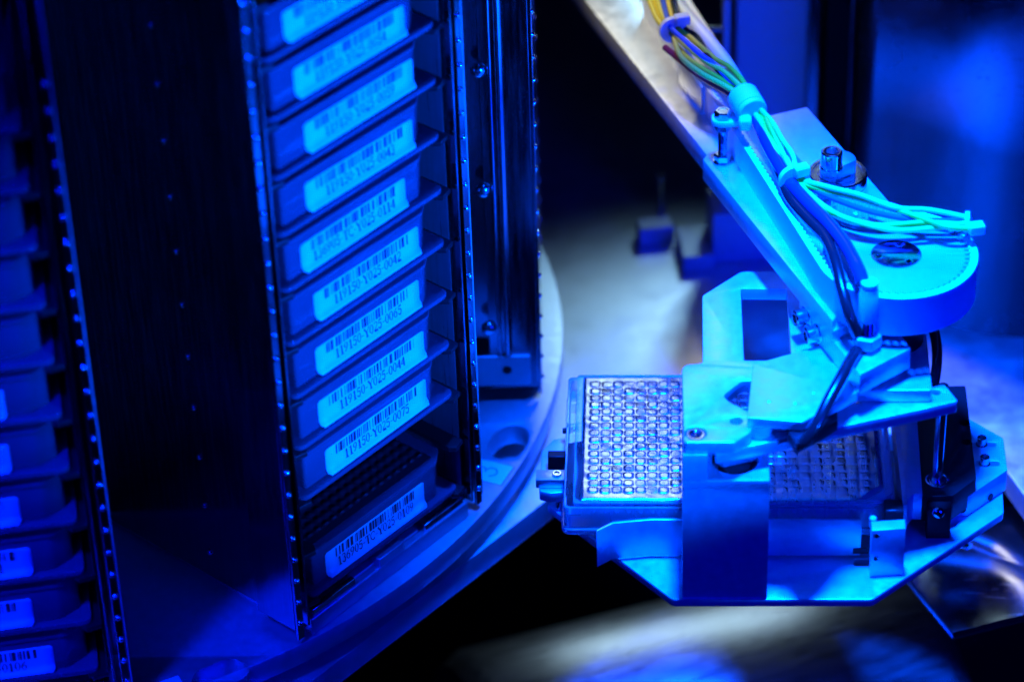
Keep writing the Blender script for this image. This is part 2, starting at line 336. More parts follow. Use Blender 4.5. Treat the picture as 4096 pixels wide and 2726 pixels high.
# ================================================================== RACKS
PITCH = 23.6; BEAD = 10.35
rack_groups = 'plate racks standing on the turntable'
def rect_slab_mesh(name, x0, x1, y0, y1, z0, z1, r, bev, seg=5):
    return slab_mesh(name, [round_poly([(x0, y0), (x1, y0), (x1, y1), (x0, y1)], r, seg)], z0, z1, bev)
def make_rack_meshes():
    D = {}
    # base with a shallow front step
    mb = MB(); mb.box(0, 92, 0, 132, .05, 8); D['base'] = (mb.mesh('base'), 'disc')
    mb = MB(); mb.box(27, 65, 3, 6.5, 8.02, 9.4); D['stop_bar'] = (mb.mesh('stop_bar'), 'alu')
    H0, H1 = 7.0, 318.0
    for side in (0, 1):
        X = (lambda x: x) if side == 0 else (lambda x: 92 - x)
        def bx(mb, x0, x1, *r): a_, b_ = sorted((X(x0), X(x1))); mb.box(a_, b_, *r)
        mb = MB(); bx(mb, -1.4, -.1, 3.2, 124, 3, H1); D['side_wall%d' % side] = (mb.mesh('side_wall'), 'sheet')
        mb = MB(); bx(mb, -.08, .02, 3.4, 60, 9, H1); D['lit_sheet%d' % side] = (mb.mesh('lit_sheet'), 'sheet_lit')  # added sheet that makes the wall's inner face look lit
        mb = MB(); bx(mb, -2.5, -1.5, -.6, 21, H0, H1); D['inner_flange%d' % side] = (mb.mesh('inner_flange'), 'sheet')
        mb = MB(); bx(mb, -7.9, -4.6, -.4, 1.0, H0 - 4, H1); bx(mb, -8.0, -6.9, 1.05, 21, H0, H1); bx(mb, -6.85, -2.55, 19.8, 21, H0, H1)
        D['front_post%d' % side] = (mb.mesh('front_post'), 'sheet')
        mb = MB(); bx(mb, -8.45, -8.03, -.4, 2.6, H0, H1); D['lit_edge_strip%d' % side] = (mb.mesh('lit_edge_strip'), 'alu')  # added pale strip that imitates the light along the post edge
        # black shelf tab with a pointed nose
        poly = [(X(-.05), 1.5), (X(5.5), .2), (X(7.5), 2.5), (X(7.0), 15), (X(5.2), 118), (X(-.05), 118)]
        if side: poly = poly[::-1]
        D['shelf_tab%d' % side] = (slab_mesh('shelf_tab', [poly], -2.2, 0, .4), 'blackp')
        # formed lip over each tab
        mb = MB(); c = X(.6); sgn = 1 if side == 0 else -1
        mb.add([(X(-.08), 2.6, 7.5), (X(3.4), 1.0, 1.4), (X(-.08), .8, 1.4), (X(-.08), 9, 1.4)], [(0, 2, 1), (0, 1, 3), (1, 2, 3), (0, 3, 2)])
        D['lip%d' % side] = (mb.mesh('lip'), 'sheet_lit')
    mb = MB(); mb.lathe([(1.25, 0), (1.2, .35), (.9, .85), (.45, 1.1), (.02, 1.15)], (0, 0, 0), (0, -1, 0), 14); D['dimple'] = (mb.mesh('dimple'), 'steel')
    mb = MB(); mb.lathe([(1.3, 0), (1.25, .3), (1.0, .7), (.5, .95), (.02, 1.0)], (0, 0, 0), (-1, 0, 0), 16); D['rivet'] = (mb.mesh('rivet'), 'steel')
    mb = MB(); mb.box(2, 90, 126, 127.5, 8.1, 318); D['back_panel'] = (mb.mesh('back_panel'), 'sheet')
    mb = MB(); mb.box(2, 26, .8, 3.2, 8.05, 11.2); D['pad0'] = (mb.mesh('pad'), 'steel')
    mb = MB(); mb.box(67, 90, .8, 3.2, 8.05, 11.2); D['pad1'] = (mb.mesh('pad'), 'steel')
    mb = MB(); mb.box(39, 53, -.3, 5, 8.03, 12.5); D['latch'] = (mb.mesh('latch'), 'alu_mill')
    return D
RM = make_rack_meshes()
def rk(D, key, name, root, loc=(0, 0, 0), bevel=0.0):
    me, m_ = D[key]; o = link(name, me, m_, root, bevel); o.location = Vector(loc) * S; return o
def make_rack(loc, rz, label, slots, beads, z0=0):
    root = thing('storage_rack', label, 'rack', loc, rz, rack_groups)
    ORG[root.name] = Vector((0, 0, 0))
    for key, nm, bv in (('base', 'base', .6), ('stop_bar', 'stop_bar', .3), ('back_panel', 'back_panel', 0), ('pad0', 'pad', .3), ('pad1', 'pad', .3), ('latch', 'latch', .3)):
        rk(RM, key, nm, root, bevel=bv)
    for sd in (0, 1):
        rk(RM, 'side_wall%d' % sd, 'side_wall', root); rk(RM, 'lit_sheet%d' % sd, 'lit_wall_sheet', root); rk(RM, 'inner_flange%d' % sd, 'inner_flange', root, bevel=.2)
        post = rk(RM, 'front_post%d' % sd, 'front_post', root, bevel=.25)
        if sd: rk(RM, 'lit_edge_strip%d' % sd, 'lit_edge_strip', post)
        for k in range(beads):
            rk(RM, 'dimple', 'dimple', post, (-6.3 if sd == 0 else 98.3, -.35, 11.0 + BEAD * k))
        for k in range(slots):
            zt = 15.0 + PITCH * k
            rk(RM, 'shelf_tab%d' % sd, 'shelf_tab', root, (0, 0, zt))
    for k in range(slots):
        rk(RM, 'rivet', 'rivet', root, (-1.45, 52.5, 15.6 + PITCH * k))
    return root
RA = math.radians(52.07)
fr_loc = (-107.94, -94.23, ZT)
rack_front = make_rack(fr_loc, RA, 'metal plate rack in front holding nine labelled plates above a gap and one below', 12, 28)
lf_loc = (-269.81, -152.92, ZT)
rack_left = make_rack(lf_loc, RA - math.radians(40), 'blurred plate rack at the left edge of the picture', 11, 26)
bk_loc = (-24.96, 65.2, ZT)
rack_back = make_rack(bk_loc, math.radians(92.2), 'plate rack behind the front one, seen from its bare steel side wall', 9, 20)

mb = MB(); mb.cyl((-9.7, 13, 25), 1.5, 290, n=20); mb.cyl((-9.2, 16.6, 25), .9, 290, n=14); link('guide_rod', mb.mesh('guide_rod'), 'steel', rack_back)
for zz in (162, 106, 38):
    mb = MB(); mb.lathe([(3.2, 0), (3.1, .8), (2.4, 1.9), (1.2, 2.4), (.02, 2.5)], (-8.05, 21, zz), (-1, 0, 0), 24); link('dome_screw', mb.mesh('dome_screw'), 'steel', rack_back)
mb = MB(); mb.box(-9.5, -8.1, 4, 60, 9, 24); br_ = link('foot_bracket', mb.mesh('foot_bracket'), 'disc', rack_back, .6)
mb = MB(); mb.cyl((-9.52, 14, 17), 2.1, .12, (-1, 0, 0), 20, .03); link('bracket_hole', mb.mesh('bracket_hole'), 'black', br_)
# ---- microplates for the racks (local frame as the rack: x across, y inwards, z up)
PW, PD_, PH = 85.5, 127.8, 19.2
X0 = (92 - PW) / 2
def plate_meshes():
    D = {}
    sk = slab_mesh('skirt', [round_poly([(X0, 0), (X0 + PW, 0), (X0 + PW, PD_), (X0, PD_)], 3.5, 5)], 0, 2.3, .5)
    D['skirt'] = sk
    cx = 7
    inner = [(X0 + 4, 2.9), (X0 + PW - 4 - cx, 2.9), (X0 + PW - 3.4, 2.9 + cx * .8), (X0 + PW - 3.4, PD_ - 3.5), (X0 + 4, PD_ - 3.5)]
    D['body'] = slab_mesh('body', [round_poly(inner, 1.5, 3)], 2.32, PH - 1.6, .5)
    rim = [(x + (-.7 if x < 46 else .7), y + (-.7 if y < 60 else .7)) for x, y in inner]
    D['rim'] = slab_mesh('rim', [round_poly(rim, 1.5, 3)], PH - 1.58, PH, .45)
    # sealed top with a grid of puffed wells
    nx, ny = 16 * 6 + 12, 24 * 6 + 12; x_a, x_b = X0 + 5, X0 + PW - 9; y_a, y_b = 6, PD_ - 6
    vs = []; fs = []
    for j in range(ny + 1):
        for i in range(nx + 1):
            x = x_a + (x_b - x_a) * i / nx; y = y_a + (y_b - y_a) * j / ny
            u = ((x - 46 + 2.25) % 4.5 - 2.25); v = ((y - 64 + 2.25) % 4.5 - 2.25); r = math.hypot(u, v)
            h = .75 * max(0, 1 - (r / 2.05) ** 2) if abs(x - 46) < 36 and abs(y - 64) < 54 else 0
            vs.append((x * S, y * S, (PH + .06 + h) * S))
    for j in range(ny):
        for i in range(nx): a_ = j * (nx + 1) + i; fs.append((a_, a_ + 1, a_ + nx + 2, a_ + nx + 1))
    me = bpy.data.meshes.new('sealing_film'); me.from_pydata(vs, [], fs); me.update(); D['film'] = me
    D['lid'] = slab_mesh('lid', [round_poly([(X0 + 2.2, 1.9), (X0 + PW - 2.2, 1.9), (X0 + PW - 2.2, PD_ - 2), (X0 + 2.2, PD_ - 2)], 3, 4)], PH - 5, PH + 1.2, .6)
    return D
PM = plate_meshes()
def make_plate(rack_loc, rz, z, text, lx, ll, name_label, group, rng, film=False, lid=False, inset=1.5, tilt=0.0, bars_r=None):
    c, s_ = math.cos(rz), math.sin(rz)
    loc = (rack_loc[0] - s_ * inset, rack_loc[1] + c * inset, z)
    root = thing('microplate', name_label, 'microplate', loc, rz, group); ORG[root.name] = Vector((0, 0, 0))
    root.rotation_euler = (0, 0, rz)
    link('skirt', PM['skirt'], 'plastic', root); link('body', PM['body'], 'plastic', root); link('rim', PM['rim'], 'plastic', root)
    if film: link('sealing_film', PM['film'], 'film', root)
    if lid: pass
    if text is not None:
        W, Hh = ll, 11.6; zb = 3.0; y_f = 2.75
        def T(x, y):                       # label coordinates -> local place; the lower edge curls out onto the skirt
            k = max(0.0, (2.6 - y) / 2.6)
            return (lx + x, y_f - .12 - 2.2 * k * k + .16 * y / Hh * 0, zb + y * .97 + tilt * x)
        mb = MB(); nx, ny = 12, 14; r = 1.0
        outl = []
        for j in range(ny + 1):
            y = Hh * j / ny
            dx_ = 0
            if y < r: dx_ = r - math.sqrt(max(0, r * r - (r - y) ** 2))
            if y > Hh - r: dx_ = r - math.sqrt(max(0, r * r - (y - Hh + r) ** 2))
            outl.append((dx_, y))
        for j in range(ny):
            for i in range(nx):
                (d0, y0), (d1, y1) = outl[j], outl[j + 1]
                f = lambda d, k: d + (W - 2 * d) * k / nx
                mb.quad(T(f(d0, i), y0), T(f(d0, i + 1), y0), T(f(d1, i + 1), y1), T(f(d1, i), y1))
        lab = part('barcode_label', mb, 'paper', root, weld=True, ang=80)
        sol = lab.modifiers.new('paper', 'SOLIDIFY'); sol.thickness = .1 * S; sol.offset = -1
        h = 4.2; L_ = text_len(text, h); x0 = (W - L_) / 2
        def Tp(x, y):
            q = T(x, y); return (q[0], q[1] - .13, q[2])
        mb = MB(); glyphs(mb, text, h, lambda x, y: Tp(x0 + x, 1.55 + y)); part('label_text', mb, 'ink', lab)
        mb = MB(); x = W * .10 if bars_r is None else bars_r[0]; xe = W * .90 if bars_r is None else bars_r[1]
        while x < xe:
            wd = rng.choice([.35, .35, .7, .7, 1.1, 1.4]); wd = min(wd, xe - x)
            mb.quad(Tp(x, 6.5), Tp(x + wd, 6.5), Tp(x + wd, 10.9), Tp(x, 10.9)); x += wd + rng.choice([.35, .35, .6, .8, 1.3])
        part('barcode', mb, 'ink', lab)
    return root
rng = random.Random(11)
front = [(0, '136905-TC-Y025-0109', 13.9, 57), (2, '119150-Y025-0075', 18.4, 57), (3, '119150-Y025-0044', 16.7, 59), (4, '119150-Y025-0065', 17.6, 57),
         (5, '119150-Y025-0042', 19.0, 57), (6, '136905-TC-Y025-0114', 14.4, 56), (7, '119150-Y025-0043', 19.1, 57), (8, '119150-Y025-0059', 21.0, 57),
         (9, '119150-Y025-0054', 18.1, 57), (10, '119150-Y025-0053', 15.1, 57)]
for k, tx_, lx, ll in front:
    lbl = {0: 'bottom plate in the front rack, labelled 136905-TC-Y025-0109, its sealed wells showing', 10: 'topmost plate of the front rack, its label cut by the picture edge'}.get(k, 'plate in the front rack with barcode label ending ' + tx_[-9:])
    make_plate(fr_loc, RA, ZT + 15.05 + PITCH * k, tx_, lx, ll, lbl, 'labelled plates in the front rack', rng, film=(k in (0, 2)),
               tilt=[0, 0, .012, -.006, .004, 0, .01, -.01, .006, .0, .0][k])
left_txt = ['119150-A-170', '119150-Y025-0150', '119150-Y025-0101', '119150-Y025-0064', '119150-Y025-0097', '119150-Y025-0072', '119150-Y025-0041', '119150-Y025-0045', '119150-Y025-0049', '119150-Y025-0051', '119150-Y025-0052']
left_txt[0], left_txt[1] = '119150-Y025-0106', '119150-A-170'
ordn = ['lowest', 'second lowest', 'third lowest', 'fourth lowest', 'fifth lowest', 'sixth from the bottom', 'seventh from the bottom', 'eighth from the bottom', 'ninth from the bottom', 'tenth from the bottom', 'top']
for k in range(11):
    rt = [73, 68, 70.5, 69, 68.5, 69.7, 58, 55, 52, 55, 50][k]
    make_plate(lf_loc, RA - math.radians(40), ZT + 15.05 + PITCH * k, left_txt[k], rt - 57, 57,
               ordn[k] + ' plate in the blurred rack at the left edge', 'plates in the left rack', rng, film=False)

# ================================================================== GRIPPED MICROPLATE
gp = thing('foil_sealed_microplate', 'clear microplate sealed with dimpled silver foil, held in the gripper tray', 'microplate', (51.75, -33.75, -14.4))
x0, x1, y0, y1 = -12.13, 115.63, -76.5, 9.0
def ring_mesh(name, outer, inner, z0, z1, bev=.3): return slab_mesh(name, [outer, inner], z0, z1, bev, ORG[gp.name])
o1 = round_poly([(x0, y0), (x1, y0), (x1, y1), (x0, y1)], 4, 6); i1 = round_poly([(x0 + 1.3, y0 + 1.3), (x1 - 1.3, y0 + 1.3), (x1 - 1.3, y1 - 1.3), (x0 + 1.3, y1 - 1.3)], 3, 6)
link('skirt', ring_mesh('skirt', o1, i1, -14.4, -11.9), 'clear', gp)
ch = 6.5
wo = [(x0 + 4.6, y0 + 1.7), (x1 - 2.2 - ch, y0 + 1.7), (x1 - 2.2, y0 + 1.7 + ch), (x1 - 2.2, y1 - 1.7), (x0 + 4.6, y1 - 1.7)]
wi = [(x0 + 5.7, y0 + 2.9), (x1 - 3.6 - ch, y0 + 2.9), (x1 - 3.4, y0 + 3.1 + ch), (x1 - 3.4, y1 - 2.9), (x0 + 5.7, y1 - 2.9)]
w2o = [(x0 + 1.0, y0 + 1.0), (x1 - 1.4 - ch, y0 + 1.0), (x1 - 1.4, y0 + 1.0 + ch), (x1 - 1.4, y1 - 1.0), (x0 + 1.0, y1 - 1.0)]
link('outer_wall', ring_mesh('outer_wall', round_poly(w2o, 2, 4), round_poly([(a_ + (1.1 if a_ < 50 else -1.1), b_ + (1.1 if b_ < -30 else -1.1)) for a_, b_ in w2o], 2, 4), -11.88, -2.1), 'clear', gp)
link('top_rim', ring_mesh('top_rim', round_poly(wo, 1.5, 3), round_poly([(a_ + (3 if a_ < 50 else -3), b_ + (2.2 if b_ < -30 else -2.2)) for a_, b_ in wo], 2, 4), -2.05, -.35), 'clear', gp)
# margin at the column-1 end
mb = MB(); mb.box(x0 + 2.2, x0 + 7.5, y0 + 4, y1 - 3, -8.2, -7.4); mb.box(x0 + 2.2, x0 + 7.5, -22, -21.2, -7.38, -3); mb.box(x0 + 2.2, x0 + 7.5, -9, -8.3, -7.38, -3)
part('end_margin', mb, 'clear', gp, .15)
mb = MB(); mb.box(x0 + 8, x1 - 5, y0 + 4.2, y1 - 4, -2.0, -1.2); part('well_deck', mb, 'well', gp)
mbw = MB(); mbw.lathe([(.05, -11.2), (.9, -11.0), (1.5, -10.2), (1.75, -8.6), (1.95, -2.1)], (0, 0, 0), (0, 0, 1), 14); wm = mbw.mesh('well')
for i in range(24):
    o = link('well', wm, 'well', gp); o.location = (Vector((4.5 * i, -67.5, 0)) - ORG[gp.name]) * S
for j in range(1, 15):
    o = link('well', wm, 'well', gp); o.location = (Vector((0, -4.5 * j, 0)) - ORG[gp.name]) * S
mb = MB()
for i in range(0, 24, 2): mb.box(4.5 * i + 6.4, 4.5 * i + 7.0, y0 + 2.2, y0 + 5.5, -11.8, -2.1)
part('skirt_ribs', mb, 'clear', gp)
# foil sheet: real relief, one puffed dome for each of the 384 wells
def foil():
    xa, xb, ya, yb = -5.2, 110.2, -73.6, 6.0; st = .36
    nx = int((xb - xa) / st); ny = int((yb - ya) / st); vs = []; fs = []
    rr = random.Random(5); amp = {(i, j): .55 + .45 * rr.random() for i in range(24) for j in range(16)}
    off = {(i, j): ((rr.random() - .5) * .35, (rr.random() - .5) * .35, (rr.random() - .5) * .10, (rr.random() - .5) * .12) for i in range(24) for j in range(16)}
    ph = [(rr.random() * 6.28, .02 + .12 * rr.random(), .02 + .12 * rr.random()) for _ in range(9)]
    for j in range(ny + 1):
        for i in range(nx + 1):
            x = xa + (xb - xa) * i / nx; y = ya + (yb - ya) * j / ny
            ci = round(x / 4.5); cj = round(-y / 4.5); h = 0
            if 0 <= ci < 24 and 0 <= cj < 16:
                ox, oy, tx__, ty__ = off[ci, cj]; u = x - 4.5 * ci - ox; v = y + 4.5 * cj - oy; r = (abs(u / 2.3) ** 3 + abs(v / 2.25) ** 3) ** (1 / 3)
                k = min(1, max(0, (1 - r) / .4)); k = k * k * (3 - 2 * k)
                h = k * (.30 * amp[ci, cj] + tx__ * u + ty__ * v)
            h += sum(.035 * math.sin(a_ + x * b_ * 6 + y * c_ * 6) for a_, b_, c_ in ph) * .8
            e = min(x - xa, xb - x, y - ya, yb - y)
            if e < 1.6: h -= .9 * (1 - e / 1.6) ** 2
            d = (x - (xb - 6)) + ((ya + 6) - y)
            vs.append(((x - 51.75) * S, (y + 33.75) * S, (h + .15 + 14.4) * S))
    for j in range(ny):
        for i in range(nx):
            cx_ = xa + (xb - xa) * (i + .5) / nx; cy_ = ya + (yb - ya) * (j + .5) / ny
            if (cx_ - (xb - 5.5)) + ((ya + 5.5) - cy_) > 0: continue
            a_ = j * (nx + 1) + i; fs.append((a_, a_ + 1, a_ + nx + 2, a_ + nx + 1))
    me = bpy.data.meshes.new('foil_seal'); me.from_pydata(vs, [], fs); me.update(); return me
fo = link('foil_seal', foil(), 'foil', gp, ang=180)
# folded foil flap at the left end
fl = [(2272, 1772), (2330, 1763), (2325, 2000), (2262, 1978)]
mb = MB(); a_ = [U(fl[0][0], fl[0][1], -1.6), U(fl[1][0], fl[1][1], .35), U(fl[2][0], fl[2][1], .35), U(fl[3][0], fl[3][1], -1.6)]
for k in range(10):
    t0, t1 = k / 10, (k + 1) / 10
    p = lambda q0, q1, t: q0.lerp(q1, t) + Vector((0, 0, .12 * math.sin(t * 9)))
    mb.quad(p(a_[0], a_[3], t0), p(a_[0], a_[3], t1), p(a_[1], a_[2], t1), p(a_[1], a_[2], t0))
part('foil_flap', mb, 'foil', fo, weld=True)
mb = MB()                                    # moulded letters on the clear end margin
for i, chs in enumerate([[('s', arcp(.3, .3, .25, .28, 0, 360, 14), .1), ('s', [(.55, .55), (.55, -.15), (.3, -.3), (.08, -.2)], .1)], [('s', [(.1, 0), (.1, .6)], .1), ('s', arcp(.32, .38, .22, .2, 180, 60, 6), .1)], [('s', [(.05, .3), (.55, .3)] + arcp(.3, .3, .25, .28, 0, 300, 12), .1)]]):
    for _, pts, wd in chs: stroke(mb, [(p[0] + i * .72, p[1]) for p in pts], wd, lambda p: (-6.2 - (p[1]) * 3.4 * 1, -27.0 - p[0] * 3.4 + 5, -2.6))
part('moulded_letters', mb, 'paper', gp)

# ================================================================== ROBOT GRIPPER
ZB = -24.0
gr = thing('robot_gripper', 'aluminium robot gripper tray with centre post and bracket holding the foil plate', 'gripper', (60, -60, ZB - 3.6))
slot_a = round_poly(P2([(3415, 2232), (3480, 2232), (3480, 2262), (3415, 2262)], ZB), 1.4)
base_px = [(2690, 2395), (3490, 2395), (4015, 2050), (4010, 1960), (3930, 1800), (2300, 1800), (2188, 2018)]
slab('tray_base', [round_poly(P2(base_px, ZB), 1.5, 3), slot_a], ZB - 3.6, ZB, 'alu', gr, .35)
# centre post: body, bored step, left column
PX0, PX1, PY0, PY1 = 33.7, 65.45, -102.0, -79.2
slab('post', [(PX0, PY0), (PX1, PY0), (PX1, PY1), (PX0, PY1)], ZB + .02, 28, 'alu', gr, .35)
bc = U(2940, 1828, 32); bc = (bc.x, bc.y - 1.5)
slab('post_step', [[(PX0, PY0), (PX1, PY0), (PX1, PY1), (PX0, PY1)], circle(bc, 8.6, 40)], 28.02, 32, 'alu', gr, .3)
slab('post_column', [(PX0, PY0), (PX0 + 9.0, PY0), (PX0 + 9.0, PY1), (PX0, PY1)], 32.02, 43.8, 'alu', gr, .35)
# upper bracket
ZU = 49.0
ub = [(2735, 1768), (2940, 1768), (3004, 1725), (3012, 1690), (3150, 1680), (3300, 1500), (3300, 1330), (3220, 1220), (3110, 1085), (2965, 1085), (2809, 1182), (2811, 1452), (2742, 1458), (2728, 1475)]
win = [(2963, 1154), (3148, 1156), (3166, 1440), (2976, 1441)]
tri = [(2893, 1580), (2968, 1522), (3035, 1522), (3035, 1665), (2915, 1606)]
hol1 = U(2945, 1682, ZU); hol2 = U(2783, 1731, ZU)
slab('upper_bracket', [round_poly(P2(ub, ZU), 1.4, 3), round_poly(P2(win, ZU), .8, 3), round_poly(P2(tri, ZU), 1.6, 3), circle(hol1[:2], 2.35, 20), circle(hol2[:2], 4.0, 28)], 43.85, ZU, 'alu', gr, .3)
socket_screw('bracket_screw', (hol2.x, hol2.y, 44.2), 3.5, 4.4, gr)
mb = MB(); mb.cyl((hol2.x, hol2.y, 43.86), 3.98, .4); part('counterbore_floor', mb, 'black', gr)
mb = MB(); mb.cyl((hol1.x, hol1.y, 43.9), 2.3, 1.0); part('pin', mb, 'steel', gr)
# clamp plate
cl = [(3012, 1455), (3164, 1413), (3290, 1382), (3430, 1568), (3212, 1685), (2988, 1669)]
ZC = 53.2
slab('clamp_plate', round_poly(P2(cl, ZC), .5, 2), ZU + .05, ZC, 'alu', gr, .35)
for px, py in ((3076, 1605), (3180, 1612), (3254, 1570)):
    p = U(px, py, ZC); mb = MB(); mb.lathe([(.85, 0), (.75, .25), (.4, .45), (.01, .5)], (p.x, p.y, ZC + .01), n=12); part('locating_pin', mb, 'alu', gr)
# white spacer between clamp and finger plate
p = U(3040, 1752, 43.2); mb = MB(); mb.cyl((p.x, p.y + 3, 43.25), 4.2, 5.7, n=28); part('spacer', mb, 'nylon', gr)
# swivel block with the two side screws
ZK = 62.4
bk = [(3196, 1192), (3242, 1184), (3480, 1240), (3584, 1316), (3646, 1391), (3440, 1498)]
slab('swivel_block', round_poly(P2(bk, ZK), .7, 2), ZC + .05, ZK, 'alu', gr, .4)
fa, fb = U(3196, 1192, ZK), U(3440, 1498, ZK); fd = (fb - fa).normalized(); fn = Vector((fd.y, -fd.x, 0)); fn = fn if fn.x < 0 else -fn
for px, py in ((3206, 1268), (3250, 1338)):
    c = V(px, py, fa + fn * 2.5, fn); c = c - fn * 2.5
    mb = MB(); mb.cyl(c + fn * .05, 4.0, .8, fn, 24, .15); part('washer', mb, 'steel', gr)
    socket_screw('side_screw', c + fn * .9, 3.3, 4.6, gr, fn)
# swivel plate and finger plate under the block
sw = [(3330, 1560), (3729, 1560), (3703, 1313), (3500, 1300), (3330, 1330)]
slab('swivel_plate', round_poly(P2(sw, ZU - .1), 1.5, 3), 43.5, ZU - .1, 'alu', gr, .4)
mb = MB(); p = U(3600, 1330, 56); mb.cyl((112, -36, ZU), 13, 13); part('swivel_bearing', mb, 'black', gr)
fg = [(3776, 1534), (3832, 1603), (3700, 1634), (3020, 1779), (2860, 1810), (2890, 1760), (3300, 1640)]
hf = U(3745, 1567, 43.3)
slab('finger_plate', [round_poly(P2(fg, 43.3), 1.0, 3), circle(hf[:2], 1.7, 18)], 38.0, 43.3, 'alu', gr, .35)
hb = [(2858, 1838), (2892, 1858), (3048, 1826), (3048, 1800), (2990, 1770), (2858, 1790)]
slab('swivel_hub', round_poly(P2(hb, 32), 1.0, 3), 30.5, 37.9, 'alu', gr, .4)
mb = MB(); mb.cyl((bc[0], bc[1], 28.03), 6.2, 2.4); part('bore_shaft', mb, 'black', gr)
# guide rod and its flanged bearing on the black block
ZBL = -8.0
rb = U(3748, 1925, ZBL); mb = MB(); mb.cyl((rb.x, rb.y, ZBL), 2.05, 46, n=24); part('guide_rod', mb, 'steel', gr)
mb = MB(); mb.lathe([(4.6, 0), (4.7, .3), (4.6, .9), (4.0, 1.1), (3.7, .7), (3.0, .7), (2.9, 1.3), (2.2, 1.3)], (rb.x, rb.y, ZBL + .05), n=36); part('rod_bearing', mb, 'steel', gr)
bl = [(3700, 1545), (3862, 1541), (3905, 1912), (3812, 1981), (3690, 1987), (3648, 1640)]
blh = [U(3857, 1690, ZBL), U(3866, 1767, ZBL)]
slab('black_carriage', [round_poly(P2(bl, ZBL), .6, 2)] + [circle(q[:2], 2.3, 18) for q in blh], ZB + 4, ZBL, 'black', gr, .3)
mb = MB(); q0 = V(3708, 1990, (0, U(3708, 1990, ZBL).y, 0), (0, 1, 0)); xr = U(3803, 1990, ZBL).x
mb.box(q0.x, xr, q0.y - 5, q0.y + .1, ZB + .1, ZBL - 1.6); part('black_lug', mb, 'black', gr, .3)
sc = V(3752, 2048, (0, q0.y - 5, 0), (0, 1, 0)); mb = MB(); mb.lathe([(2.5, 0), (2.5, .5), (2.2, 1.2), (1.4, 1.8), (.02, 2.0)], (sc.x, q0.y - 5.02, sc.z), (0, -1, 0), 20); ss = part('slotted_screw', mb, 'steel', gr)
mb = MB(); mb.add([Matrix.Rotation(.75, 3, 'Y') @ Vector(v) + Vector((sc.x, q0.y - 7.1, sc.z)) for v in [(-2.2, 0, -.28), (2.2, 0, -.28), (2.2, 0, .28), (-2.2, 0, .28), (-2.2, .6, -.28), (2.2, .6, -.28), (2.2, .6, .28), (-2.2, .6, .28)]], [(0, 1, 2, 3), (4, 7, 6, 5), (0, 4, 5, 1), (3, 2, 6, 7), (0, 3, 7, 4), (1, 5, 6, 2)]); part('slot', mb, 'black', ss)
rbk = [(3878, 1674), (4014, 1751), (4030, 1878), (3904, 1963), (3870, 1985), (3780, 1985), (3780, 1674)]
ZR = -14.0
s1 = round_poly(P2([(3880, 1768), (3985, 1768), (3985, 1785), (3880, 1785)], ZR), 1.2); s2 = round_poly(P2([(3890, 1843), (3998, 1843), (3998, 1861), (3890, 1861)], ZR), 1.2)
slab('end_block', [round_poly(P2(rbk, ZR), .8, 2), s1, s2], ZB + .05, ZR, 'alu', gr, .35)
for px, py in ((3926, 1778), (3938, 1855)):
    c = U(px, py, ZR); mb = MB(); mb.cyl((c.x, c.y, ZR + .03), 2.35, .5, n=20, b=.1); part('washer', mb, 'steel', gr)
    socket_screw('cap_screw', (c.x, c.y, ZR + .55), 1.85, 3.3, gr)
# threaded holes in the chamfered face of the end block
ca_, cb_ = U(3904, 1963, ZR), U(4030, 1878, ZR); cdir = (cb_ - ca_).normalized(); cn = Vector((cdir.y, -cdir.x, 0))
c = V(3962, 1986, ca_ + cn * .1, cn); mb = MB(); mb.cyl(c - cn * .05, 1.5, .25, cn, 16, .05); part('threaded_hole', mb, 'black', gr)
c = V(3848, 2037, (0, U(3870, 1985, ZR).y - .1, 0), (0, 1, 0)); mb = MB(); mb.cyl(c, 1.6, .25, (0, -1, 0), 16, .05); part('threaded_hole', mb, 'black', gr)
# right stop rail beside the plate
zr = -5.0
rl = P2([(3595, 1660), (3668, 1660), (3690, 1972), (3655, 1972), (3612, 2025)], zr)
slab('stop_rail', rl, ZB + 6, zr, 'alu', gr, .5)
mb = MB(); qa = U(3577, 1690, zr); mb.box(qa.x - .2, qa.x + 1.6, -72, 0, -16, -3.2); part('stop_strip', mb, 'alu', gr, .2)
# front fence, flared at its left end
YF = -78.6; zt_, zb_ = -5.3, -22.8
pt = [U(2386, 2124, zt_)[:2], U(2450, 2092, zt_)[:2], U(2510, 2077, zt_)[:2], (101.5, YF)]
pt = [Vector(p) for p in pt]; pt[2].y = YF; pt[2].x = 22
path = [tuple(p) for p in pt]; back = [(p[0], p[1] + 1.2) for p in path][::-1]
slab('front_fence', path + back, zb_, zt_, 'alu', gr, .25)
# small side block with two holes
za = ZB + .05; f0, f1 = U(3478, 2308, ZB), U(3612, 2299, ZB)
zt2 = V(3486, 2121, f0, (0, 1, 0)).z
bkv = Vector((0, 5.6, 0)); sb = [f0, f1, f1 + bkv, f0 + bkv]
slab('side_block', [(p.x, p.y) for p in sb], za, zt2, 'alu', gr, .35)
for px, py in ((3506, 2142), (3503, 2235)):
    c = V(px, py, f0 + Vector((0, -.1, 0)), (0, 1, 0)); c.y = f0.y + (f1.y - f0.y) * (c.x - f0.x) / (f1.x - f0.x)
    mb = MB(); mb.lathe([(1.25, -.02), (1.25, .12), (1.0, .14), (.85, .05)], c, (0, -1, 0), 18); h_ = part('dowel_hole', mb, 'steel', gr)
    mb = MB(); mb.cyl(c + Vector((0, -.0, 0)), .8, .1, (0, -1, 0), 14, .02); part('hole_floor', mb, 'black', h_)
mb = MB(); p = U(3580, 2064, zt2 - 2); mb.box(p.x - 4, p.x + 3.2, p.y - .5, p.y + 7, ZB + .1, zt2 + 1); part('black_stop', mb, 'blackp', gr, .8)
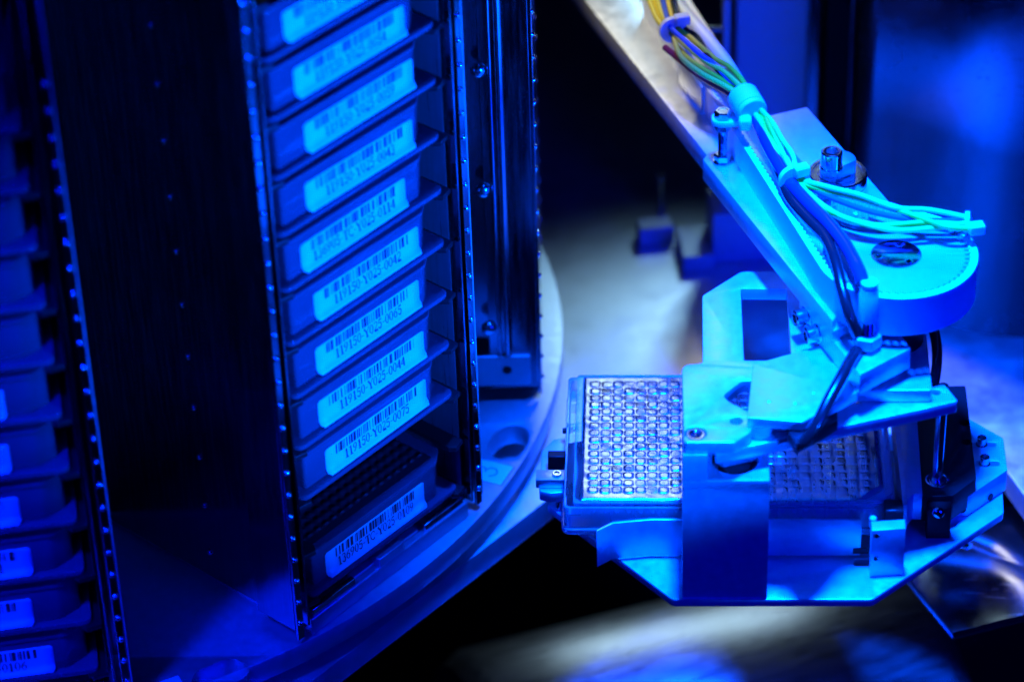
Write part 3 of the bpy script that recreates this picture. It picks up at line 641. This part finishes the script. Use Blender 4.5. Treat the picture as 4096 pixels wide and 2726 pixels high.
mb = MB(); p = U(3492, 2080, zt2); mb.cyl((p.x, p.y + 1, zt2 - 4), 1.4, 5, n=16, b=.5); part('roller', mb, 'nylon', gr)
mb = MB(); p0_ = V(3412, 2190, (0, YF - .05, 0), (0, 1, 0)); p1_ = V(3472, 2212, (0, YF - .05, 0), (0, 1, 0)); mb.box(p0_.x, p1_.x, YF - .25, YF - .05, p1_.z, p0_.z); part('fence_slot', mb, 'black', gr, .1)
# left jaw: dark blade, clamp bar, screw, black cube, white block
bp_ = [U(2272, 1772, 2), U(2240, 1832, 2), U(2232, 1940, 2)]
jx = U(2262, 1860, 0).x
mb = MB()
jp = [(2273, 1773), (2243, 1828), (2234, 1935), (2233, 1986), (2262, 1979), (2266, 1900)]
q = [V(x, y, (jx - 1.5, 0, 0), (1, .12, 0)) for x, y in jp]
mb.add([tuple(p) for p in q] + [tuple(p + Vector((1.0, .1, 0))) for p in q], [tuple(range(6)), tuple(range(11, 5, -1))] + [(i, (i + 1) % 6, 6 + (i + 1) % 6, 6 + i) for i in range(6)])
part('jaw_blade', mb, 'black', gr, .2)
zj = -10.0
slab('jaw_bar', P2([(2145, 1876), (2262, 1876), (2262, 1918), (2143, 1918)], zj), zj - 4.2, zj, 'alu_mill', gr, .4)
p = U(2228, 1897, zj); socket_screw('jaw_screw', (p.x, p.y, zj + .02), 1.9, .9, gr)
slab('jaw_foot', round_poly(P2([(2157, 1930), (2270, 1930), (2270, 1965), (2200, 1972), (2157, 1962)], zj - 4.3), .8, 3), zj - 9, zj - 4.3, 'alu', gr, .4)
p0_, p1_ = U(2192, 1800, zj + 2), U(2262, 1826, zj + 2)
mb = MB(); mb.box(p0_.x, p1_.x, p1_.y, p0_.y, zj - 6, zj + 2); part('jaw_cube', mb, 'black', gr, .4)
slab('jaw_block', round_poly(P2([(2166, 1805), (2215, 1755), (2262, 1748), (2262, 1880), (2163, 1880)], zj - 4.5), .8, 3), zj - 9, zj - 4.5, 'alu', gr, .4)
mb = MB(); mb.cyl(U(2250, 1722, -9), 1.2, 5, (1, 0, 0), 14); part('jaw_pin', mb, 'black', gr)
mb = MB(); p = U(2236, 2025, ZB + 1); mb.cyl((p.x, p.y, ZB), 1.2, 4, n=14); part('tray_pin', mb, 'steel', gr)

# ================================================================== ROBOT ARM
ZA = 72.0
arm = thing('belt_manipulator', 'long aluminium robot arm with toothed belt, pulley and bolted cable standoff', 'robot arm', (90, 10, 62))
PC = Vector((113.4, -32.2)); dA = Vector((-.3, .954)); nA = Vector((-.954, -.3))      # along the arm (away) and to its left
al = [(2120, -320), (2338, 0), (2826, 620), (2812, 638), (3000, 876), (3331, 1286)]
railin = [(3110, 905), (2935, 570), (2800, 350), (2640, 120), (2540, -20), (2330, -320)]
apoly = P2(al, ZA) + P2([(3345, 1262), (3260, 1160)], ZA) + P2(railin, ZA)
slab('arm_rail', apoly, ZK + .1, ZA, 'alu', arm, .45)
ZW = ZA - 4.5
wpoly = [(p[0] + .06, p[1]) for p in P2([(3331, 1286), (3345, 1262), (3260, 1160)] + railin, ZA)]
wpoly += P2([(2560, -320), (2740, 60), (2940, 330), (3050, 470), (3240, 690)], ZW) + [(PC.x + 10, PC.y + 20), (PC.x + 14, PC.y - 4), (PC.x - 10, PC.y - 16)]
slab('arm_web', wpoly, ZK + .15, ZW, 'alu', arm, .2)
# belt
RI = 28.3; TH_ = 1.9; ZB0, ZB1 = ZA - 3.6, ZA + 13.0
BC = Vector(U(3351, 689, 86)[:2]); BR = 11.4
def belt_path():
    pts = []
    L0 = PC + nA * RI
    n = 110
    for k in range(n, 0, -1): pts.append(L0 + dA * (2.0 * k))
    a0 = math.atan2(nA.y, nA.x); a1 = a0 + math.radians(212)
    m_ = 70
    for k in range(m_ + 1): a_ = a0 + (a1 - a0) * k / m_; pts.append(PC + Vector((math.cos(a_), math.sin(a_))) * RI)
    q0 = pts[-1]; q1 = BC + nA * (BR + 2.2)
    for k in range(1, 10): pts.append(q0.lerp(q1, k / 9))
    for k in range(1, 90): pts.append(q1 + dA * (2.0 * k))
    return pts
def resample(pts, st):
    out = [pts[0]]; acc = 0
    for a_, b_ in zip(pts, pts[1:]):
        L = (b_ - a_).length; t = st - acc
        while t <= L: out.append(a_.lerp(b_, t / L)); t += st
        acc = (acc + L) % st if L else acc
        acc = L - (t - st)
    return out
bpts = resample(belt_path(), .5)
mb = MB(); vs = []; fs = []
for i, p in enumerate(bpts):
    d = (bpts[min(i + 1, len(bpts) - 1)] - bpts[max(i - 1, 0)]).normalized(); nn = Vector((d.y, -d.x))      # outward = right of travel
    ph = (i * .5 % 3.0) / 3.0; tooth = 1.1 if .25 < ph < .75 else (.55 if .1 < ph < .9 else 0)
    o_ = p + nn * TH_; i_ = p - nn * (tooth)
    for q, z in ((o_, ZB0), (o_, ZB1), (i_, ZB1), (i_, ZB0)): vs.append((q.x, q.y, z))
for i in range(len(bpts) - 1):
    for k in range(4): j = (k + 1) % 4; fs.append((i * 4 + k, (i + 1) * 4 + k, (i + 1) * 4 + j, i * 4 + j))
mb.add(vs, fs); part('timing_belt', mb, 'belt', arm, .12, ang=50)
# toothed pulley
pp = []
nT = 58
for k in range(nT):
    for f, r in ((0.06, RI - 2.9), (.2, RI - 1.0), (.55, RI - 1.0), (.7, RI - 2.9)): a_ = 2 * math.pi * (k + f) / nT; pp.append((PC.x + r * math.cos(a_), PC.y + r * math.sin(a_)))
slab('pulley', [pp, circle(PC, 9.45, 48)], ZA + .9, ZB1 - .8, 'pulley', arm, .12)
mb = MB(); mb.cyl((PC.x, PC.y, ZA - 4.4), 25, 5.2, n=48); part('pulley_flange', mb, 'black', arm)
hp = [U(3200 + .4464 * x, 600 + .4464 * y, ZB1 - .6) for x, y in ((888, 848), (706, 955), (974, 995))]
cap = slab('pulley_cap', [circle(PC, 9.3, 56)] + [circle(q[:2], .95, 14) for q in hp], ZB1 - 4, ZB1 - .55, 'steel', arm, .3)
for q in hp:
    mb = MB(); mb.lathe([(1.55, 0), (1.5, .12), (.95, .14), (.9, 0)], (q.x, q.y, ZB1 - .54), n=18); part('cap_screw_hole', mb, 'steel', cap)
mb = MB(); mb.cyl((PC.x, PC.y, ZB1 - 5), 9.0, .9, n=40); part('cap_floor', mb, 'black', arm)
# tensioner plate, bearing, D-shaped hub and cap screw
tp = [(3060, 466), (3228, 428), (3574, 827), (3420, 860), (3250, 700)]
ZP = ZA + 5.5
slab('tensioner_plate', P2(tp, ZP), ZA - 4.4, ZP, 'alu', arm, .35)
b3 = (BC.x, BC.y, ZP + .1)
mb = MB(); mb.lathe([(BR - .6, 0), (BR, .4), (BR, 8.2), (BR - .5, 8.8), (BR - 1.7, 8.8), (BR - 1.8, 8.3), (BR - 3.5, 8.3), (BR - 3.6, 8.7), (5.6, 8.7), (5.5, 0)], b3, n=48); be = part('idler_bearing', mb, 'steel', arm)
mb = MB(); mb.lathe([(BR + .02, 3.9), (BR + .06, 4.0), (BR + .06, 4.15), (BR + .02, 4.25)], b3, n=48); part('bearing_groove', mb, 'black', be)
hub = circle((0, 0), 6.9, 40); cut = math.radians(-52)
hub2 = []
for x, y in hub:
    d = x * math.cos(cut) + y * math.sin(cut); k = max(0, d - 4.7); hub2.append((BC.x + x - k * math.cos(cut), BC.y + y - k * math.sin(cut)))
slab('bearing_hub', hub2, ZP + 6, ZP + 14.5, 'alu_mill', arm, .35)
tp_ = U(3325, 610, ZP + 22)
c0 = U(3327, 612, ZP + 21); mb = MB(); mb.cyl((c0.x, c0.y, ZP + 14.55), 4.6, .8, n=28, b=.15); part('hub_washer', mb, 'steel', arm)
socket_screw('hub_screw', (c0.x, c0.y, ZP + 15.4), 4.15, 6.6, arm)
# belt clamp block on the rail
ck = P2([(2722, 205), (2728, 330), (2800, 430), (2830, 425), (2830, 340), (2790, 220)], ZA + 9)
slab('belt_clamp', P2([(2716, 236), (2806, 352), (2826, 345), (2740, 225)], ZA + 12), ZA + .05, ZA + 12, 'alu', arm, .3)
for px, py in ((2760, 300), (2764, 330)):
    c = V(px, py, U(2760, 300, ZA + 6), (-.954, -.3, 0)); mb = MB(); mb.cyl(c + Vector((-.9, -.3, 0)), .9, .8, (-.954, -.3, 0), 14, .1); part('set_screw', mb, 'steel', arm)
# standoff bolt
so_ = U(2890, 648, ZA); sx, sy = so_.x, so_.y
mb = MB(); mb.cyl((sx, sy, ZA + .05), 4.1, .9, n=32, b=.2); part('washer', mb, 'steel', arm)
hex_bolt('lock_nut', (sx, sy, ZA + 1.0), 3.5, 3.2, arm)
mb = MB(); prof = []
for k in range(34): z = ZA + 4.2 + .42 * k; prof += [(1.62, z), (1.86, z + .21)]
mb.lathe(prof, (sx, sy, 0), n=20); part('threaded_rod', mb, 'steel', arm, ang=10)
hex_bolt('upper_nut', (sx, sy, ZA + 15.4), 3.4, 2.8, arm, rot=.1)
hex_bolt('hex_head', (sx, sy, ZA + 21.0), 3.5, 3.0, arm)

# cable clamp (P-clip) between nut and head
zc_ = ZA + 18.3
pc_ = thing('cable_clamp', 'translucent white nylon cable clamp on top of the standoff bolt', 'cable clamp', (sx, sy, zc_))
RB = U(2990, 415, zc_ + 9)                  # bundle centre
slab('mounting_tab', round_poly([(sx - 4.6, sy - 3.4), (sx + 3, sy - 4.2), (RB.x + 1, sy - 1.5), (RB.x + 2.5, sy + 4), (sx + 1, sy + 4.4), (sx - 4.6, sy + 3.6)], 3.2, 6), zc_, zc_ + 2.4, 'nylon', pc_, .5)
bd = (U(3060, 520, zc_ + 6) - U(2935, 320, zc_ + 11)).normalized()
mb = MB(); mb.lathe([(5.2, -5.2), (5.9, -5.4), (6.2, -5.0), (6.2, 3.2), (5.8, 3.6), (6.0, 3.9), (6.0, 5.4), (5.6, 5.8), (5.1, 5.6)], RB, bd, 36); part('loop', mb, 'nylon', pc_)
mb = MB(); q = U(2985, 465, zc_ + 8); mb.box(q.x - 3, q.x + 2.2, q.y - 3, q.y + 2.5, zc_ + 2.45, zc_ + 8); part('latch', mb, 'nylon', pc_, 1.2)

# ================================================================== WIRES, HOSE, CABLE (pixel paths with heights)
def wire(name, label, cat, m_, r, pts, group=None, n=10, seg=8):
    P = spline([U(x, y, z) for x, y, z in pts], seg)
    o_ = P[len(P) // 2]; me_ = MB(); me_.tube(P, r, n)
    ob = link(name, me_.mesh(name, o_), m_); ob.location = o_ * S
    return tag(ob, label, cat, group)
wz = ZA + 27
top = [(2585, -60), (2612, -60), (2640, -60), (2664, -60), (2562, -60)]
G_ = 'wires of the arm harness'
W1 = 'thin insulated wire'
wire('harness_wire', 'cream wire on the near left side of the upper bundle, bowing over the belt clamp', 'wire', 'cream', 1.12, [(2575, -60, 103), (2630, 80, 102), (2690, 140, 101), (2722, 225, 101), (2800, 290, 101), (2900, 345, 100), (2975, 395, 99), (3030, 470, 97), (3080, 560, 95), (3120, 640, 93), (3180, 720, 91), (3290, 820, 91), (3400, 880, 91), (3560, 918, 91), (3700, 915, 91), (3880, 890, 92)], G_)
wire('harness_wire', 'yellow wire at the left of the bundle entering from the top edge', 'wire', 'yellow', 1.12, [(2592, -60, 100), (2640, 70, 100), (2685, 135, 99), (2712, 190, 98), (2780, 255, 99), (2880, 315, 99), (2985, 385, 98.5), (3040, 455, 97), (3062, 520, 96), (3110, 600, 94), (3150, 640, 92), (3195, 720, 91), (3290, 760, 91), (3420, 790, 92), (3620, 850, 93), (3780, 905, 93), (3885, 915, 92)], G_)
wire('harness_wire', 'pale yellow wire in the middle of the bundle below the upper tie', 'wire', 'cream', 1.12, [(2610, -60, 104), (2650, 60, 104), (2692, 125, 103), (2740, 180, 102), (2830, 250, 102), (2900, 290, 102), (2990, 375, 101), (3045, 440, 99), (3090, 490, 97), (3130, 560, 95), (3170, 620, 93), (3198, 710, 91.5), (3300, 745, 93), (3440, 780, 94), (3580, 830, 94), (3720, 840, 93), (3880, 872, 92.5)], G_)
wire('harness_wire', 'yellow wire on the right of the blue wire near the top edge', 'wire', 'yellow', 1.12, [(2655, -60, 104), (2680, 40, 104), (2702, 105, 103), (2760, 150, 102), (2800, 185, 102), (2860, 235, 101), (2915, 265, 102), (2960, 310, 102), (3000, 370, 100), (3050, 440, 98), (3085, 520, 97), (3120, 590, 94), (3170, 690, 91), (3240, 780, 91), (3330, 850, 91), (3500, 900, 91), (3700, 890, 92), (3880, 900, 91)], G_)
wire('harness_wire', 'bright blue wire running down the middle of the bundle', 'wire', 'bluew', 1.12, [(2640, -60, 105), (2660, 40, 105), (2684, 110, 104), (2740, 165, 103), (2810, 225, 103), (2870, 270, 102), (2930, 330, 100), (2990, 390, 97), (3075, 480, 95), (3130, 560, 93), (3180, 660, 92), (3230, 740, 90), (3350, 800, 90), (3500, 850, 91), (3680, 880, 91), (3885, 880, 91)], G_)
wire('harness_wire', 'black wire at the right of the upper bundle', 'wire', 'rubber', 1.12, [(2680, -60, 103), (2700, 40, 103), (2735, 110, 102), (2790, 150, 101), (2830, 220, 101), (2870, 280, 101), (2930, 330, 98), (3000, 400, 96), (3070, 540, 93), (3110, 640, 91), (3180, 730, 89), (3260, 820, 89), (3350, 890, 89), (3500, 925, 89.5), (3700, 910, 89.5)], G_)
wire('harness_wire', 'maroon wire on the underside of the bundle just before the clamp', 'wire', 'maroon', 1.35, [(2660, 190, 97), (2720, 240, 97), (2775, 285, 97), (2850, 335, 97), (2935, 385, 97), (3000, 440, 96), (3040, 500, 95), (3075, 560, 93), (3110, 640, 91)], G_)
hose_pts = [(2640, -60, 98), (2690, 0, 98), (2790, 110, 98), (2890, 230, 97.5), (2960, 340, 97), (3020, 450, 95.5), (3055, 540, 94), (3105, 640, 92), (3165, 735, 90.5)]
wire('air_hose', 'pale upper stretch of the pneumatic hose running beside the wires from the top edge to the clamp', 'hose', 'hosew', 2.7, hose_pts[:6], None, 16)
wire('air_hose', 'dark blue lower stretch of the printed pneumatic hose from the clamp to the threaded fitting', 'hose', 'hose', 2.6, hose_pts[5:] + [(3240, 820, 90), (3320, 900, 90), (3385, 985, 91), (3430, 1070, 92), (3452, 1130, 91)], None, 16)
wire('black_cable', 'glossy black cable looping beside the belt and ending at the white nut', 'cable', 'rubber', 2.2, [(3075, 590, 91), (3120, 690, 90), (3160, 790, 88), (3235, 880, 88), (3300, 950, 88), (3340, 1040, 88), (3368, 1150, 84), (3395, 1250, 78), (3425, 1330, 70), (3450, 1362, 66)], None, 14)
wire('black_cable', 'black cable from the white nut down across the clamp plate to its plug', 'cable', 'rubber', 2.3, [(3440, 1395, 63.2), (3415, 1420, 64.5), (3370, 1500, 64), (3315, 1600, 60), (3270, 1690, 55), (3225, 1760, 49), (3200, 1780, 46)], None, 14)
wire('sensor_cable', 'thin black cable bowing behind the right end of the swivel plate', 'cable', 'rubber', 2.0, [(3700, 1260, 60), (3728, 1300, 56), (3745, 1370, 52), (3748, 1440, 48), (3742, 1500, 44), (3730, 1560, 40)], None, 12)
# plug at the end of the lower cable
pl = U(3225, 1735, 47)
pg = thing('cable_plug', 'black rectangular plug tucked under the clamp plate', 'plug', (pl.x, pl.y, 43.4))
slab('plug_body', P2([(3185, 1795), (3290, 1740), (3350, 1700), (3350, 1640), (3250, 1700), (3150, 1740)], 46), 43.4, 48.5, 'blackp', pg, .6)
# pale threaded fitting standing on the swivel block
fx = U(3466, 1392, ZK); ft = thing('hose_fitting', 'translucent hose fitting with steel thread and white hex nut on the swivel block', 'fitting', (fx.x, fx.y, ZK))
mb = MB(); mb.lathe([(5.2, 0), (5.4, .4), (5.4, 4.6), (4.9, 5.2)], (fx.x, fx.y, ZK + 1.6), n=6); part('hex_nut', mb, 'nylon', ft, .4, ang=20)
mb = MB(); prof = []
for k in range(22): z = .05 + .62 * k; prof += [(2.5, z), (2.85, z + .31)]
mb.lathe(prof, (fx.x, fx.y, ZK), n=24); part('thread', mb, 'steel', ft, ang=10)
mb = MB(); mb.lathe([(2.6, 0), (3.6, .3), (3.7, 11), (3.3, 12), (3.3, 13.2), (2.9, 13.5), (2.9, 14.4), (3.2, 14.8), (3.2, 16), (2.7, 16.4)], (fx.x, fx.y, ZK + 13.6), n=28); part('sleeve', mb, 'nylon', ft)
# cable ties
def tie(name, label, px, py, z, r, along, head_px, rot=0.0, wd=2.4):
    c = U(px, py, z); ax = (U(*along[1]) - U(*along[0])).normalized()
    t = thing('cable_tie', label, 'cable tie', c, 0, 'nylon cable ties on the harness')
    mb = MB(); mb.lathe([(r, -wd / 2), (r + .7, -wd / 2), (r + .8, 0), (r + .7, wd / 2), (r, wd / 2)], c, ax, 30); part('strap', mb, 'nylon', t)
    h = U(*head_px); mb = MB(); sz = (3.0, 2.3, 2.0)
    R3 = Matrix.Rotation(rot, 3, 'Z')
    mb.add([h + R3 @ Vector((sx_ * sz[0], sy_ * sz[1], sz_ * sz[2])) for sx_ in (-1, 1) for sy_ in (-1, 1) for sz_ in (-1, 1)], [(0, 1, 3, 2), (4, 6, 7, 5), (0, 4, 5, 1), (2, 3, 7, 6), (0, 2, 6, 4), (1, 5, 7, 3)])
    part('head', mb, 'nylon', t, .6)
    return t
tie('tie', 'white cable tie round the wires near the top edge of the picture', 2690, 118, 102, 4.8, ((2650, 50, 102), (2725, 180, 102)), (2728, 78, 106.5), .3)
tie('tie', 'white cable tie round hose and wires beside the idler bearing', 3172, 715, 91.5, 5.0, ((3120, 630, 92), (3225, 790, 91)), (3205, 680, 96), .4)
tie('tie', 'small white cable tie at the free end of the wire bundle over the pulley', 3868, 888, 92, 3.4, ((3800, 885, 92), (3920, 892, 92)), (3905, 912, 92), .2, 1.8)

# ================================================================== BACKGROUND
YC = 200.0
def vx(px, py, Y): return V(px, py, (0, Y, 0), (0, 1, 0)).x
cl_ = thing('support_column', 'tall blue lit aluminium column behind the arm', 'column', (vx(3060, 300, YC), YC, ZD))
xa, xb_, xc, xd = vx(2890, 200, YC), vx(2942, 200, YC), vx(3200, 200, YC), vx(3285, 200, YC)
mb = MB(); mb.box(xb_, xc + 4, YC, YC + 40, ZD + .05, 420); part('main_profile', mb, 'column', cl_, 2)
mb = MB(); mb.box(xa, xa + 3.2, YC - 6, YC + 30, ZD + .05, 420); part('left_rail', mb, 'column', cl_, .6)
mb = MB(); mb.box(xc + 4.1, xd, YC + 14, YC + 40, ZD + .05, 420); part('right_rail', mb, 'sheet', cl_, .6)
mb = MB(); q = V(2830, 132, (0, YC, 0), (0, 1, 0)); mb.cyl((xa - 6.5, YC + 3, q.z), 1.6, 6.4, (1, 0, 0), 18); part('pin', mb, 'steel', cl_)
df = thing('door_frame', 'dark vertical frame strip between the column and the scratched panel', 'frame', (vx(3340, 300, 215), 215, ZD))
mb = MB(); mb.box(vx(3296, 300, 215), vx(3392, 300, 215), 215, 240, ZD + .05, 400); part('frame_profile', mb, 'black', df, 1)
mb = MB(); mb.box(vx(3394, 300, 205), vx(3412, 300, 205), 205, 235, ZD + .05, 400); part('seal_strip', mb, 'sheet', df, .8)
mb = MB(); mb.box(vx(3440, 300, 200), vx(3452, 300, 200), 200, 230, ZD + .05, 400); part('edge_strip', mb, 'sheet', df, .8)
# scratched side panel, its lower edge folded
pr = thing('side_panel', 'large scratched metal panel filling the right background', 'panel', (170, 190, ZD))
A0 = U(3390, 1240, ZD); A1 = U(4300, 1290, ZD); dv = (A1 - A0).normalized(); nv = Vector((dv.y, -dv.x, 0))
mb = MB(); N_ = 24
for i in range(N_):
    def pt_(k, z):
        t = k / N_; b_ = 10 * math.sin(t * 3.0) - 5 * math.cos(t * 9); p = A0.lerp(A0 + dv * 190, t) + nv * b_; return (p.x, p.y, z)
    mb.quad(pt_(i, ZD + .1), pt_(i + 1, ZD + .1), pt_(i + 1, 360), pt_(i, 360))
o = part('panel_sheet', mb, 'panel', pr, weld=True, ang=60); sm_ = o.modifiers.new('t', 'SOLIDIFY'); sm_.thickness = 1.5 * S
# dark fixture blocks on the deck behind the arm
fxr = thing('deck_fixture', 'dark stepped aluminium fixture block on the deck behind the arm', 'fixture', (*U(2840, 1060, ZD)[:2], ZD))
def up_box(mb, p, wx, wy, h, ang, z0=ZD + .05):
    c, s_ = math.cos(ang), math.sin(ang); vs = []
    for z in (z0, z0 + h):
        for x, y in ((0, 0), (wx, 0), (wx, wy), (0, wy)): vs.append((p.x + c * x - s_ * y, p.y + s_ * x + c * y, z))
    mb.add(vs, [(3, 2, 1, 0), (4, 5, 6, 7), (0, 1, 5, 4), (1, 2, 6, 5), (2, 3, 7, 6), (3, 0, 4, 7)])
fa_ = .12
p = U(2733, 1088, ZD)
mb = MB(); up_box(mb, p, 15, 26, 8, fa_); part('foot', mb, 'alu', fxr, .5)
mb = MB(); q = U(2850, 1075, ZD) + Vector((0, 4, 0)); up_box(mb, q, 34, 22, 27, fa_); part('riser', mb, 'alu', fxr, .6)
mb = MB(); q = U(2560, 985, ZD); up_box(mb, q, 16, 10, 9, fa_ + .05); part('rear_foot', mb, 'alu', fxr, .6)
mb = MB(); q = U(2645, 890, ZD); mb.cyl((q.x, q.y + 10, ZD + .05), 2.2, 20, n=16); part('thumb_screw', mb, 'steel', fxr)
# polished plate below the tray at lower right
lp = thing('polished_plate', 'polished metal plate with a screw hole below the tray at lower right', 'plate', (*U(3900, 2350, -95)[:2], -99))
hh = U(3863, 2180, -95)
slab('plate_body', [P2([(3600, 2270), (3812, 2527), (4400, 2378), (4300, 1960), (3850, 2060)], -95), circle(hh[:2], 1.9, 18)], -99, -95, 'mirror', lp, .3)
mb = MB(); mb.lathe([(2.4, 0), (2.3, .15), (1.9, .16), (1.85, 0)], (hh.x, hh.y, -94.98), n=22); part('hole_rim', mb, 'steel', lp)
# brushed steel drum under the gripper
dA0, dA1 = U(2150, 2735, -200), U(3500, 2400, -200); dmid = (dA0 + dA1) / 2; dang = math.atan2(dA1.y - dA0.y, dA1.x - dA0.x)
dm = thing('steel_drum', 'blurred brushed steel drum lying in the dark below the gripper tray', 'drum', (dmid.x, dmid.y, -290), dang); ORG[dm.name] = Vector((0, 0, 0))
mb = MB(); mb.lathe([(84, -110), (90, -100), (90, 100), (84, 110)], (0, 0, 0), (1, 0, 0), 96); part('drum_shell', mb, 'drum', dm, ang=40)
mb = MB(); mb.box(-50, -36, -40, 40, -109.8, -84); mb.box(36, 50, -40, 40, -109.8, -84); part('cradle', mb, 'black', dm)
